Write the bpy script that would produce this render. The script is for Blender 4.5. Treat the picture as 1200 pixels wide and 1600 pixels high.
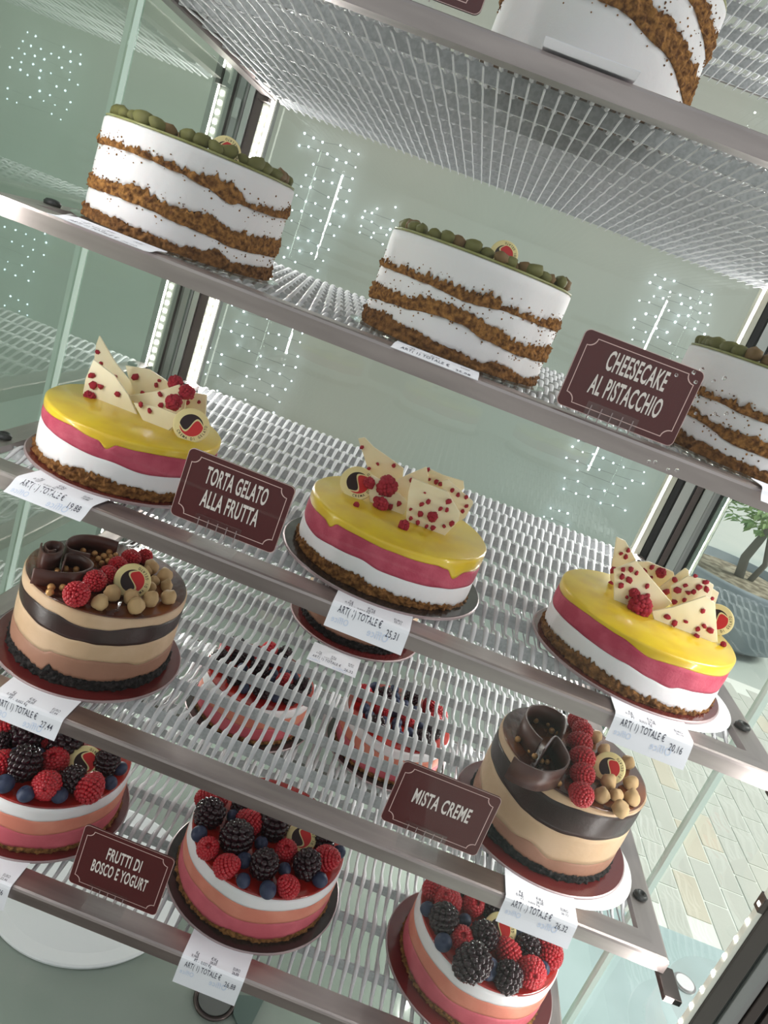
import bpy, bmesh, math, random
from math import sin, cos, pi, radians
from mathutils import Vector, Matrix, noise

for o in list(bpy.data.objects): bpy.data.objects.remove(o)
SC = bpy.context.scene
COL = SC.collection
S = .72            # metres per design unit (one unit = width of a shelf)
ZG = 1.75          # design height of the ground below the origin

# ---------------------------------------------------------------- camera
YAW, PITCH, ROLL, FPX = radians(-.95888), radians(-17.27795), radians(21.07577), 1167.61
CAM = Vector((.4995, -.7489, .35775))
Fw = Vector((sin(YAW)*cos(PITCH), cos(YAW)*cos(PITCH), sin(PITCH)))
R0 = Vector((cos(YAW), -sin(YAW), 0)); U0 = R0.cross(Fw)
Rt = cos(ROLL)*R0 + sin(ROLL)*U0
Up = -sin(ROLL)*R0 + cos(ROLL)*U0
def W(p): return Vector((p[0]*S, p[1]*S, (p[2]+ZG)*S))
cd = bpy.data.cameras.new('camera'); cam = bpy.data.objects.new('camera', cd); COL.objects.link(cam)
M3 = Matrix((Rt, Up, -Fw)).transposed()
cam.matrix_world = Matrix.Translation(W(CAM)) @ M3.to_4x4()
cd.sensor_fit = 'VERTICAL'; cd.sensor_height = 36; cd.sensor_width = 27; cd.lens = FPX/1600*36
cd.clip_start = .01; cd.clip_end = 200
SC.camera = cam
def at(u, v, z=None, y=None, x=None):
    "point of the scene seen at pixel u, v on the plane z, y or x"
    d = Fw + Rt*(u-600)/FPX - Up*(v-800)/FPX
    if z is not None: t = (z-CAM.z)/d.z
    elif y is not None: t = (y-CAM.y)/d.y
    else: t = (x-CAM.x)/d.x
    return CAM + d*t

# ---------------------------------------------------------------- world, lights, exposure
w = bpy.data.worlds.new('daylight'); SC.world = w; w.use_nodes = True
nt = w.node_tree; bg = nt.nodes['Background']
tc = nt.nodes.new('ShaderNodeTexCoord'); sep = nt.nodes.new('ShaderNodeSeparateXYZ')
rmp = nt.nodes.new('ShaderNodeValToRGB')
nt.links.new(tc.outputs['Generated'], sep.inputs[0])
mp = nt.nodes.new('ShaderNodeMath'); mp.operation = 'MULTIPLY_ADD'; mp.inputs[1].default_value = .5; mp.inputs[2].default_value = .5
nt.links.new(sep.outputs['Z'], mp.inputs[0]); nt.links.new(mp.outputs[0], rmp.inputs[0])
e = rmp.color_ramp.elements
e[0].position = .30; e[0].color = (.22, .20, .19, 1)
e[1].position = .75; e[1].color = (.80, .84, .88, 1)
m_ = e.new(.52); m_.color = (.80, .80, .78, 1)
nt.links.new(rmp.outputs[0], bg.inputs[0]); bg.inputs[1].default_value = .78
sun = bpy.data.lights.new('sun', 'SUN'); sun.energy = 3.8; sun.angle = radians(25); sun.color = (1, .97, .92)
so = bpy.data.objects.new('sun', sun); COL.objects.link(so)
so.rotation_euler = (radians(50), 0, radians(98))
LED_POWER = 4.2; LED_FRONT = 1.3
SC.cycles.transparent_max_bounces = 32
SC.view_settings.view_transform = 'Standard'; SC.view_settings.look = 'None'
SC.view_settings.exposure = 0.0; SC.view_settings.gamma = 1; SC.view_settings.use_curve_mapping = False

# ---------------------------------------------------------------- materials
def srgb(r, g, b):
    f = lambda c: ((c/255+.055)/1.055)**2.4 if c/255 > .04045 else c/255/12.92
    return (f(r), f(g), f(b), 1)
def mat(name, col, rough=.5, metal=0, col2=None, nscale=20, bump=0, bscale=60, spec=.5, sss=0, coat=0,
        trans=0, alpha=1, ior=1.45, emit=None, estr=0, detail=3, ramp=(.4, .6), aniso=None):
    m = bpy.data.materials.new(name); m.use_nodes = True
    n = m.node_tree.nodes; L = m.node_tree.links; b = n['Principled BSDF']
    b.inputs['Base Color'].default_value = col; b.inputs['Roughness'].default_value = rough
    b.inputs['Metallic'].default_value = metal; b.inputs['Specular IOR Level'].default_value = spec
    b.inputs['Coat Weight'].default_value = coat; b.inputs['Coat Roughness'].default_value = .05
    b.inputs['Transmission Weight'].default_value = trans; b.inputs['IOR'].default_value = ior
    b.inputs['Alpha'].default_value = alpha
    if sss:
        b.inputs['Subsurface Weight'].default_value = sss; b.inputs['Subsurface Scale'].default_value = .006
        b.inputs['Subsurface Radius'].default_value = (1, .5, .4)
    if emit: b.inputs['Emission Color'].default_value = emit; b.inputs['Emission Strength'].default_value = estr
    t = n.new('ShaderNodeTexCoord')
    if col2:
        no = n.new('ShaderNodeTexNoise'); no.inputs['Scale'].default_value = nscale; no.inputs['Detail'].default_value = detail
        src = t.outputs['Object']
        if aniso:
            mpn = n.new('ShaderNodeMapping'); mpn.inputs['Scale'].default_value = aniso
            L.new(src, mpn.inputs[0]); src = mpn.outputs[0]
        L.new(src, no.inputs['Vector'])
        r = n.new('ShaderNodeValToRGB'); r.color_ramp.elements[0].position = ramp[0]; r.color_ramp.elements[1].position = ramp[1]
        r.color_ramp.elements[0].color = col; r.color_ramp.elements[1].color = col2
        L.new(no.outputs['Fac'], r.inputs[0]); L.new(r.outputs[0], b.inputs['Base Color'])
    if bump:
        nb = n.new('ShaderNodeTexNoise'); nb.inputs['Scale'].default_value = bscale; nb.inputs['Detail'].default_value = 4
        L.new(t.outputs['Object'], nb.inputs['Vector'])
        bu = n.new('ShaderNodeBump'); bu.inputs['Strength'].default_value = bump; bu.inputs['Distance'].default_value = .002
        L.new(nb.outputs['Fac'], bu.inputs['Height']); L.new(bu.outputs[0], b.inputs['Normal'])
    return m
def pane_mat(name, tint, k, base, rough=0.0):
    "thin sheet: mostly see-through, mirror-like share grows towards grazing angles"
    m = bpy.data.materials.new(name); m.use_nodes = True
    n = m.node_tree.nodes; L = m.node_tree.links; n.clear()
    o = n.new('ShaderNodeOutputMaterial'); mx = n.new('ShaderNodeMixShader'); tr = n.new('ShaderNodeBsdfTransparent')
    gl = n.new('ShaderNodeBsdfGlossy'); fr = n.new('ShaderNodeFresnel'); ma = n.new('ShaderNodeMath')
    tr.inputs[0].default_value = tint; gl.inputs['Roughness'].default_value = rough; gl.inputs['Color'].default_value = (.9, .97, .93, 1)
    fr.inputs[0].default_value = 1.5
    ma.operation = 'MULTIPLY_ADD'; ma.inputs[1].default_value = k; ma.inputs[2].default_value = base; ma.use_clamp = True
    ge = n.new('ShaderNodeNewGeometry'); fb = n.new('ShaderNodeMath'); fb.operation = 'SUBTRACT'; fb.inputs[0].default_value = 1; L.new(ge.outputs['Backfacing'], fb.inputs[1])
    mu = n.new('ShaderNodeMath'); mu.operation = 'MULTIPLY'; L.new(ma.outputs[0], mu.inputs[0]); L.new(fb.outputs[0], mu.inputs[1])
    L.new(fr.outputs[0], ma.inputs[0]); L.new(mu.outputs[0], mx.inputs[0]); L.new(tr.outputs[0], mx.inputs[1]); L.new(gl.outputs[0], mx.inputs[2])
    L.new(mx.outputs[0], o.inputs[0]); return m
steel = mat('brushed steel', srgb(184, 172, 170), .38, 1, srgb(166, 155, 153), 6, .05, 300, aniso=(1, 8, 8))
steel_dark = mat('dark steel', srgb(96, 86, 84), .4, 1)
wire_m = mat('white coated wire', srgb(204, 203, 206), .38, 0, spec=.6)
strip_m = mat('grey coated strip', srgb(188, 190, 192), .5, 0, srgb(172, 174, 176), 300, .1, 400)
floor_dark = mat('dark shop floor', srgb(74, 68, 66), .5, 0, srgb(92, 84, 80), 4)
rubber = mat('black rubber', srgb(30, 30, 32), .5)
glass_back = pane_mat('back glass', (.97, .985, .97, 1), .7, .02)
glass_side = pane_mat('side glass', (.97, .99, .975, 1), .8, .01)
glass_left = pane_mat('left glass', (.90, .96, .92, 1), 1.8, .12)
glass_front = pane_mat('front glass', (.98, .99, .985, 1), .5, .0)
glass_edge = mat('glass edge', srgb(226, 244, 236), .3, 0)  # whitened so the colour carries the glow of edge-lit glass
alu = mat('aluminium profile', srgb(190, 192, 190), .3, 1)
alu_dull = mat('dull grey profile', srgb(120, 122, 120), .5, .5)
profile_black = mat('black gasket', srgb(28, 28, 28), .6)
profile_brown = mat('bronze profile', srgb(78, 68, 66), .4, .6)
profile_grey = mat('light grey profile', srgb(150, 148, 148), .45, .3)
profile_cream = mat('cream tube', srgb(196, 194, 178), .5)
profile_green = mat('green grey profile', srgb(104, 122, 116), .35, .3)
led_m = mat('led diode', (1, 1, 1, 1), .3, emit=(1, .98, .93, 1), estr=14)
led_body = mat('led channel', srgb(235, 232, 220), .4, emit=(1, .97, .9, 1), estr=.12)
base_m = mat('base tray', srgb(140, 152, 142), .12, .0, srgb(150, 158, 150), 3, coat=.6)
whitep = mat('white card disc', srgb(235, 236, 238), .6)
# cake materials
cream = mat('white cream', srgb(230, 225, 227), .55, sss=.15, bump=.18, bscale=120, spec=.3)
crumb = mat('biscuit crumb', srgb(92, 56, 28), .9, 0, srgb(168, 118, 64), 260, .9, 420, ramp=(.35, .65), spec=.2)
crumb_d = mat('dark biscuit crumb', srgb(84, 52, 28), .9, 0, srgb(142, 98, 56), 240, .9, 400, ramp=(.35, .65), spec=.2)
crumb_k = mat('black cocoa crumb', srgb(16, 13, 14), .8, 0, srgb(44, 38, 38), 240, .9, 380, spec=.3)
yellow = mat('yellow mango', srgb(226, 192, 44), .3, 0, srgb(218, 180, 46), 40, .06, 500, sss=.1, coat=.35)
pinkm = mat('raspberry gelato', srgb(192, 84, 104), .6, 0, srgb(176, 66, 88), 60, .25, 500, sss=.1, spec=.3)
mousse_p = mat('pink mousse', srgb(204, 100, 112), .55, 0, srgb(188, 86, 98), 30, .12, 300, sss=.1, spec=.35)
mousse_s = mat('salmon mousse', srgb(218, 140, 118), .55, 0, srgb(206, 124, 104), 30, .12, 300, sss=.1, spec=.35)
glaze_r = mat('red glaze', srgb(172, 30, 16), .12, 0, srgb(128, 14, 12), 18, .08, 90, coat=1, sss=.1)
glaze_c = mat('caramel glaze', srgb(70, 28, 16), .14, 0, srgb(150, 78, 24), 12, .15, 60, coat=.6, ramp=(.45, .7))
glaze_g = mat('pistachio glaze', srgb(150, 150, 100), .3, 0, srgb(130, 128, 70), 60)
beige = mat('beige cream', srgb(208, 176, 146), .5, 0, srgb(196, 164, 132), 20, .15, 160, sss=.1, spec=.35)
choc = mat('dark chocolate mousse', srgb(44, 28, 26), .35, 0, srgb(56, 36, 34), 30, .12, 300, spec=.5)
milk = mat('milk chocolate mousse', srgb(164, 120, 100), .5, 0, srgb(150, 108, 88), 20, .15, 160, sss=.1, spec=.35)
pist = mat('pistachio', srgb(120, 114, 56), .55, 0, srgb(78, 82, 40), 160, .3, 300, ramp=(.4, .65))
pist_b = mat('pistachio skin', srgb(110, 66, 50), .55, 0, srgb(120, 104, 46), 120, .3, 300)
wchoc = mat('white chocolate', srgb(244, 232, 202), .38, 0, srgb(238, 224, 190), 40, .04, 200, sss=.1)
rasp = mat('raspberry', srgb(196, 24, 40), .32, 0, srgb(160, 14, 30), 90, sss=.15, coat=.3)
rasp_dry = mat('freeze dried raspberry', srgb(150, 18, 40), .65, 0, srgb(186, 36, 58), 300, .4, 500)
blackb = mat('blackberry', srgb(26, 8, 16), .16, 0, srgb(46, 10, 22), 120, coat=.2)
blueb = mat('blueberry', srgb(34, 40, 66), .5, 0, srgb(60, 70, 100), 60, ramp=(.4, .7))
hazel = mat('hazelnut', srgb(206, 172, 126), .5, 0, srgb(172, 130, 84), 90, .25, 150, ramp=(.45, .75))
pearl = mat('gold pearl', srgb(196, 146, 92), .3, .3)
chocs = mat('chocolate curl', srgb(92, 58, 50), .35, 0, srgb(74, 44, 38), 40, .03, 100)
board_m = mat('maroon board', srgb(92, 30, 30), .2, 0, coat=.5)
board_k = mat('black board', srgb(44, 36, 34), .25, 0, coat=.4)
board_e = mat('board rim', srgb(170, 150, 152), .35, .4)
clear = pane_mat('clear plastic', (.985, .985, .985, 1), .9, .03, .08)
paper = mat('thermal paper', srgb(236, 234, 242), .7)
ink = mat('receipt ink', srgb(70, 68, 84), .8)
ink_b = mat('pale blue back print', srgb(205, 214, 236), .8)
card_m = mat('maroon card', srgb(84, 28, 30), .3, 0, srgb(92, 34, 34), 4, coat=.25)
card_w = mat('card lettering', srgb(238, 226, 222), .5)
card_l = mat('card line', srgb(226, 190, 186), .5)
med_c = mat('medallion cream', srgb(236, 218, 160), .4, sss=.1)
med_k = mat('medallion dark print', srgb(44, 22, 22), .4)
med_r = mat('medallion red print', srgb(206, 44, 44), .4)

# ---------------------------------------------------------------- mesh helpers
def obj(name, bm, m, parent=None, smooth=False, off=None):
    "link a bmesh (design units) as one object; off = design point used as its origin"
    me = bpy.data.meshes.new(name)
    if isinstance(bm, bpy.types.Mesh): me = bm
    else:
        bmesh.ops.recalc_face_normals(bm, faces=bm.faces)
        bmesh.ops.scale(bm, vec=(S, S, S), verts=bm.verts)
        bm.to_mesh(me); bm.free()
        ms = m if isinstance(m, (list, tuple)) else [m]
        for q in ms: me.materials.append(q)
        if smooth:
            for p in me.polygons: p.use_smooth = True
    o = bpy.data.objects.new(name, me); COL.objects.link(o)
    if parent: o.parent = parent
    elif off is None: o.location = (0, 0, ZG*S)
    if off is not None: o.location = Vector(off)*S if parent else W(off)
    return o
def tag(o, label=None, cat=None, group=None, kind=None):
    if label: o['label'] = label
    if cat: o['category'] = cat
    if group: o['group'] = group
    if kind: o['kind'] = kind
    return o
def thing(name, loc, label, cat, group=None):
    o = bpy.data.objects.new(name, None); COL.objects.link(o); o.location = W(loc); o.empty_display_size = .02
    return tag(o, label, cat, group)
def place(name, me, parent, loc, rot=(0, 0, 0), sc=1, label=None):
    o = bpy.data.objects.new(name, me); COL.objects.link(o); o.parent = parent
    o.location = Vector(loc)*S; o.rotation_euler = rot
    o.scale = (sc, sc, sc) if not hasattr(sc, '__len__') else sc
    if label: o['label'] = label
    return o
def mesh_of(bm, m, smooth=True, name='mesh'):
    me = bpy.data.meshes.new(name); bmesh.ops.recalc_face_normals(bm, faces=bm.faces)
    bmesh.ops.scale(bm, vec=(S, S, S), verts=bm.verts); bm.to_mesh(me); bm.free()
    for q in (m if isinstance(m, (list, tuple)) else [m]): me.materials.append(q)
    if smooth:
        for p in me.polygons: p.use_smooth = True
    return me
def box(bm, a, b, bev=0):
    c = [(a[i]+b[i])/2 for i in range(3)]; s = [abs(b[i]-a[i]) for i in range(3)]
    r = bmesh.ops.create_cube(bm, size=1, matrix=Matrix.Translation(c) @ Matrix.Diagonal((*s, 1)))
    if bev:
        es = list({e for v in r['verts'] for e in v.link_edges})
        bmesh.ops.bevel(bm, geom=es, offset=bev, segments=2, affect='EDGES', profile=.5)
    return bm
def B(a, b, bev=0): return box(bmesh.new(), a, b, bev)
def prism(bm, pts, d):
    "closed polygon (list of Vector) pushed by vector d"
    v = [bm.verts.new(p) for p in pts]; w_ = [bm.verts.new(Vector(p)+d) for p in pts]
    n = len(v); bm.faces.new(v); bm.faces.new(w_[::-1])
    for i in range(n): bm.faces.new((v[i], v[(i+1) % n], w_[(i+1) % n], w_[i]))
    return bm
def cyl(bm, c, r, h, n=32, r2=None):
    bmesh.ops.create_cone(bm, cap_ends=True, segments=n, radius1=r, radius2=r if r2 is None else r2, depth=h,
                          matrix=Matrix.Translation((c[0], c[1], c[2]+h/2)))
    return bm
def lathe(prof, n=48):
    bm = bmesh.new(); rings = []
    for r, z in prof: rings.append([bm.verts.new((r*cos(2*pi*i/n), r*sin(2*pi*i/n), z)) for i in range(n)])
    for a, b in zip(rings, rings[1:]):
        for i in range(n): bm.faces.new((a[i], a[(i+1) % n], b[(i+1) % n], b[i]))
    bm.faces.new(rings[0][::-1]); bm.faces.new(rings[-1]); return bm
def tube(bm, pts, r, n=8):
    pts = [Vector(p) for p in pts]; rings = []
    for i, p in enumerate(pts):
        t = (pts[min(i+1, len(pts)-1)]-pts[max(i-1, 0)]).normalized()
        a = t.orthogonal().normalized() if i == 0 else (a_ - t*a_.dot(t)).normalized()
        a_ = a; b = t.cross(a); rr = r[i] if hasattr(r, '__len__') else r
        rings.append([bm.verts.new(p+(a*cos(2*pi*k/n)+b*sin(2*pi*k/n))*rr) for k in range(n)])
    for x, y in zip(rings, rings[1:]):
        for i in range(n): bm.faces.new((x[i], x[(i+1) % n], y[(i+1) % n], y[i]))
    bm.faces.new(rings[0][::-1]); bm.faces.new(rings[-1]); return bm
def text_geo(s, xs=1, bold=0, size=1):
    cu = bpy.data.curves.new('t', 'FONT'); cu.body = s; cu.size = 1; cu.offset = bold; cu.align_x = 'CENTER'; cu.align_y = 'CENTER'
    cu.resolution_u = 3; cu.fill_mode = 'FRONT'; cu.space_character = 1.1
    o = bpy.data.objects.new('t', cu); me = bpy.data.meshes.new_from_object(o)
    V = [(v.co.x*xs*size, v.co.y*size) for v in me.vertices]; Fc = [tuple(p.vertices) for p in me.polygons]
    bpy.data.objects.remove(o); bpy.data.curves.remove(cu); bpy.data.meshes.remove(me)
    return V, Fc
def add_text(bm, s, fn, xs=1, bold=0, size=1, mi=0, width=None):
    V, Fc = text_geo(s, xs, bold, size)
    if width: k = width/(max(v[0] for v in V)-min(v[0] for v in V)); V = [(v[0]*k, v[1]) for v in V]
    vs = [bm.verts.new(fn(x, y)) for x, y in V]
    for f in Fc:
        try: bm.faces.new([vs[i] for i in f]).material_index = mi
        except ValueError: pass
def lerp(tab, u):
    if u <= tab[0][0]: return tab[0][1]
    for (a, x), (b, y) in zip(tab, tab[1:]):
        if u <= b:
            t = (u-a)/(b-a); t = t*t*(3-2*t); return x+(y-x)*t
    return tab[-1][1]
rnd = random.Random(7)

# ---------------------------------------------------------------- setting
ZA, ZB, ZC, ZD, ZE, ZZ, ZT = .572, .288, .007, -.269, -.546, .852, 1.15
ZF = -.82
g = obj('floor', B((-6, -5, -ZG-.05), (14, 22, -ZG)), mat('ground', srgb(176, 186, 180), .6, 0, srgb(196, 200, 192), .8, .2, 30)); tag(g, kind='structure')
paving_m = mat('paving plank', srgb(196, 197, 188), .6, 0, srgb(202, 203, 194), 5, .25, 90)
paving_o = mat('tan paving plank', srgb(210, 202, 184), .6, 0, srgb(204, 196, 178), 5, .3, 90)
joint = mat('joint', srgb(236, 238, 230), .6)
pj = obj('paving_bed', B((1.7, 1.935, -ZG), (4.6, 5.2, -ZG+.004)), joint, g); pj.location = (0, 0, ZG*S)
pm = {}
for k, m in enumerate((paving_m, paving_o)):
    pm[k] = mesh_of(B((0, 0, 0), (.114, .277, .0045), .001), m, False, 'paving_plank')
for i in range(19):
    for j in range(11):
        x = 1.72+i*.124; y = 1.94+j*.287+(.14 if i % 2 else 0)
        if y+.275 > 5.2: continue
        k = 1 if rnd.random() < .06 else 0
        place('paving_plank', pm[k], g, (x, y, rnd.uniform(-.001, .001)), label='tan paving plank' if k else None).location.z += (ZG-ZG)*S
for o in list(g.children):
    if o.name.startswith('paving_plank'): o.location.z += 0
g.location = (0, 0, ZG*S)
for o in g.children:   # children are given in the design frame of the floor
    if o.name.startswith('paving_plank'): o.location.z += (-ZG+.003)*S
    else: o.location = (0, 0, 0)
st = obj('step', B((1.1, -.2, -ZG), (6, 1.93, -ZG+.02), .004), mat('pale step', srgb(186, 204, 206), .35, 0, srgb(170, 190, 190), 3, .1, 20, coat=.2))
tag(st, kind='structure'); st.name = 'trim_1'
sl = thing('ground_light', (2.2, 1.66, -ZG+.02), 'small round white light set into the pale step near the paving', 'light')
obj('rim', cyl(bmesh.new(), (0, 0, 0), .045, .006), alu, sl, off=(0, 0, 0)); obj('lens', cyl(bmesh.new(), (0, 0, .006), .036, .004), whitep, sl, off=(0, 0, 0))
fs = obj('trim_2', B((-5.9, -4.9, -ZG), (1.1, 2.1, -ZG+.012)), floor_dark); tag(fs, kind='structure')
wb = obj('wall_back', B((-4, 2.1, -ZG), (1.42, 2.2, 2.6)), mat('shop wall', srgb(208, 216, 208), .7, 0, srgb(224, 218, 208), 1.1, detail=1, ramp=(.42, .66))); tag(wb, kind='structure')  # warm mottling in the colour stands for blurred reflections in the back glass
wl = obj('wall_left', B((-1.6, -3, -ZG), (-1.5, 2.1, 2.6)), mat('green grey wall', srgb(140, 160, 144), .7, 0, srgb(160, 166, 154), 1.3, detail=1)); tag(wl, kind='structure')

# ---------------------------------------------------------------- display case
case = thing('display_case', (.5, .35, -ZG), 'tall glass cake display case with vertical light strips in its corners', 'display case')
def cpart(name, bm, m, label=None):
    o = obj(name, bm, m, case, off=(-.5, -.35, ZG)); o.location = Vector((-.5, -.35, ZG))*S
    if label: o['label'] = label
    return o
cpart('base_tray', B((-.06, -.06, ZF-.02), (1.06, .8, ZF), .003), base_m)
cpart('plinth', B((-.05, -.05, -ZG), (1.05, .79, ZF-.02), .01), profile_grey)
cpart('roof_panel', B((-.12, -.08, ZT), (1.12, .82, ZT+.05), .006), alu_dull)
cpart('back_pane', B((-.0, .775, ZF), (1.0, .782, ZT)), glass_back)
def pane(name, pts, m, label=None):
    bm = bmesh.new(); bm.faces.new([bm.verts.new(p) for p in pts]); return cpart(name, bm, m, label)
cpart('left_pane', B((-.044, .30, ZF), (-.038, .735, ZT)), glass_left)
cpart('left_pane', B((-.052, -.05, ZF), (-.046, .315, ZT)), glass_left)
cpart('pane_edge', B((-.0445, .2975, ZF), (-.0375, .300, ZT)), glass_edge)
cpart('pane_edge', B((-.0525, .315, ZF), (-.0455, .319, ZT)), glass_edge)
cpart('right_pane', B((1.038, .19, ZF), (1.044, .735, ZT)), glass_side)
cpart('right_pane', B((1.046, -.03, ZF), (1.052, .205, ZT)), glass_side)
cpart('pane_edge', B((1.0365, .182, ZF), (1.0445, .190, ZT)), glass_edge)
cpart('pane_edge', B((1.0455, .205, ZF), (1.0535, .213, ZT)), glass_edge)
cpart('pane_edge', B((1.040, .194, ZF), (1.0445, .199, ZT)), glass_edge)
cpart('front_pane', B((-.05, -.066, ZF), (1.05, -.061, ZT)), glass_front)
def strip(name, x0, x1, y0, y1, m, parent): 
    o = obj(name, B((x0, y0, ZF), (x1, y1, ZT), .0008), m, parent); o.location = (0, 0, 0) if parent is not case else Vector((-.5, -.35, ZG))*S
    return o
def post(spec):
    root = None
    for i, (n, x0, x1, y0, y1, m) in enumerate(spec):
        if i == 0: root = strip('corner_post', x0, x1, y0, y1, m, case)
        else: strip(n, x0, x1, y0, y1, m, root)
    return root
# back left: bands from the glass outwards, the outer ones standing for its mirror image
post([('p', -.105, .018, .752, .772, alu_dull), ('groove', -.022, -.004, .745, .752, steel_dark),
      ('rib', -.034, -.022, .738, .752, alu), ('mirrored_channel', -.060, -.036, .742, .752, profile_grey),
      ('rib', -.085, -.062, .735, .752, alu), ('gasket', -.090, -.086, .736, .752, profile_black),
      ('rib', -.104, -.091, .738, .752, profile_grey)])
post([('p', .982, 1.105, .752, .772, alu_dull), ('tube', .972, .990, .742, .760, profile_cream),
      ('gasket', .992, 1.004, .744, .752, profile_black), ('rib', 1.006, 1.026, .738, .752, alu),
      ('gasket', 1.0265, 1.030, .74, .752, profile_black), ('rib', 1.031, 1.044, .74, .752, steel_dark),
      ('rib', 1.046, 1.064, .736, .752, alu), ('rib', 1.065, 1.078, .738, .752, profile_grey),
      ('gasket', 1.079, 1.084, .74, .752, profile_black), ('rib', 1.085, 1.102, .736, .752, profile_green)])
post([('p', 1.016, 1.14, -.058, -.052, profile_black), ('rib', 1.016, 1.036, -.062, -.058, profile_brown),
      ('rib', 1.041, 1.060, -.062, -.058, profile_grey), ('rib', 1.061, 1.073, -.064, -.058, profile_brown),
      ('rib', 1.080, 1.096, -.062, -.058, profile_brown), ('rib', 1.102, 1.13, -.062, -.058, profile_brown)])
post([('p', -.14, -.016, -.058, -.052, profile_black), ('rib', -.036, -.016, -.062, -.058, profile_brown),
      ('rib', -.062, -.040, -.062, -.058, profile_grey)])
# clips on posts that carry the light strips
for z in (.49, .21, -.07, -.11, -.35):
    cpart('strip_clip', B((1.0092, -.0600, z-.010), (1.018, -.048, z+.010), .001), steel_dark)
for z in (.50, -.05): cpart('screw_plate', B((-.052, .728, z), (-.040, .736, z+.035), .002), alu)
# light strips
def led(x, y, dx, dy, z0, z1, face, sp=.0165, dh=.008):
    o = cpart('light_strip', B((x-dx, y-dy, z0), (x+dx, y+dy, z1), .001), led_body, 'glowing white vertical light strip')
    bm = bmesh.new(); z = z0+.01
    while z < z1-.01:
        cx, cy = x+face[0]*(dx+.0008), y+face[1]*(dy+.0008)
        box(bm, (cx-max(.0006, dx*.45*abs(face[1])), cy-max(.001, dy*.55*abs(face[0])), z), (cx+max(.0006, dx*.45*abs(face[1])), cy+max(.001, dy*.55*abs(face[0])), z+dh)); z += sp
    d = obj('diode', bm, led_m, o); d.location = (0, 0, 0); d['kind'] = 'stuff'
    return o
led(.005, .742, .0075, .004, ZF+.02, ZT-.02, (0, -1))
led(1.0130, -.055, .0028, .0045, ZF+.02, ZT-.02, (-1, 0), .026, .004)
led(-.0130, -.055, .0028, .0045, ZF+.02, ZT-.02, (1, 0), .026, .004)
cpart('glow_tube', B((.0145, .7385, ZF+.02), (.0170, .7455, ZT-.02)), mat('glow tube', (1, 1, 1, 1), emit=(1, .97, .88, 1), estr=6))
def area(loc, aim, w_, h_, p):
    l = bpy.data.lights.new('light_strip_glow', 'AREA'); l.shape = 'RECTANGLE'; l.size = w_*S; l.size_y = h_*S; l.energy = p; l.color = (1, .985, .96)
    o = bpy.data.objects.new('light_strip_glow', l); COL.objects.link(o); o.location = W(loc)
    o.rotation_euler = (Vector(aim)-Vector(loc)).to_track_quat('-Z', 'Y').to_euler()
for x, y in ((.012, .730), (.981, .738), (1.006, -.034), (-.006, -.034)):
    area((x, y, .15), (.5+(x-.5)*.2, .35+(y-.35)*.3, .15), .008, 1.85, LED_POWER if y > .5 else LED_FRONT)

# ---------------------------------------------------------------- shelves
BW, BH = .034, .020
YB = .775-.02
CROSS = [.01+.0805*k for k in range(1, 10)]
def bar_mesh(L, wd, hh, inner=True):
    "mitred bar along x from 0 to L, depth wd, height hh, rounded outer edge, hollow below"
    bm = bmesh.new()
    prof = [(0, -hh), (0, -.004), (.0012, -.0012), (.004, 0), (wd, 0), (wd, -.009), (wd-.003, -.009), (wd-.003, -.003), (.003, -.003), (.003, -hh+.003), (.02, -hh+.003), (.02, -hh)]
    a = [bm.verts.new((y, y, z)) for y, z in prof]; b = [bm.verts.new((L-y, y, z)) for y, z in prof]; n = len(prof)
    for i in range(n): bm.faces.new((a[i], a[(i+1) % n], b[(i+1) % n], b[i]))
    bm.faces.new(a); bm.faces.new(b[::-1]); return bm
front_me = mesh_of(bar_mesh(1, BW, BH), steel, False)
side_me = mesh_of(bar_mesh(YB, BW, BH), steel, False)
def wire_mesh():
    "a pair of strands that run together between the strips and part over and under each strip"
    bm = bmesh.new(); y0, y1 = BW-.004, .752; n = 108
    for sg in (1, -1):
        rings = []
        for i in range(n+1):
            y = y0+(y1-y0)*i/n; ph = 2*pi*(y-.0905)/.0805; c = (.5+.5*cos(ph))**1.15
            z = -.0090+.0112*c if sg > 0 else -.0165-.0012*c; hw = (.0024+.0012*c if sg > 0 else .0011); t = .0014
            rings.append([bm.verts.new((dx*hw, y, z+dz*t)) for dx, dz in ((-1, 0), (-.45, 1), (.45, 1), (1, 0), (0, -1))])
        for a, b in zip(rings, rings[1:]):
            for k in range(5): bm.faces.new((a[k], a[(k+1) % 5], b[(k+1) % 5], b[k]))
        bm.faces.new(rings[0]); bm.faces.new(rings[-1][::-1])
    return bm
wire_me = mesh_of(wire_mesh(), wire_m, True)
def strip_mesh():
    bm = bmesh.new(); pr = [(-.0022, -.0160), (.0006, -.0162), (.0022, -.0004), (.0006, .0004), (-.0010, 0)]
    return prism(bm, [Vector((BW-.004, y, z)) for y, z in pr], Vector((1-2*BW+.008, 0, 0)))
strip_me = mesh_of(strip_mesh(), strip_m, False)
cap_me = mesh_of(lathe([(.009, 0), (.0095, .003), (.007, .006), (.004, .0065), (.0035, .004), (.001, .004)], 24), rubber)
back_me = mesh_of(B((.02, .752, -.0165), (.98, .757, -.0125), .0008), steel, False)
bracket_me = mesh_of(B((0, 0, 0), (.022, .046, .008), .001), steel_dark, False)
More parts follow.
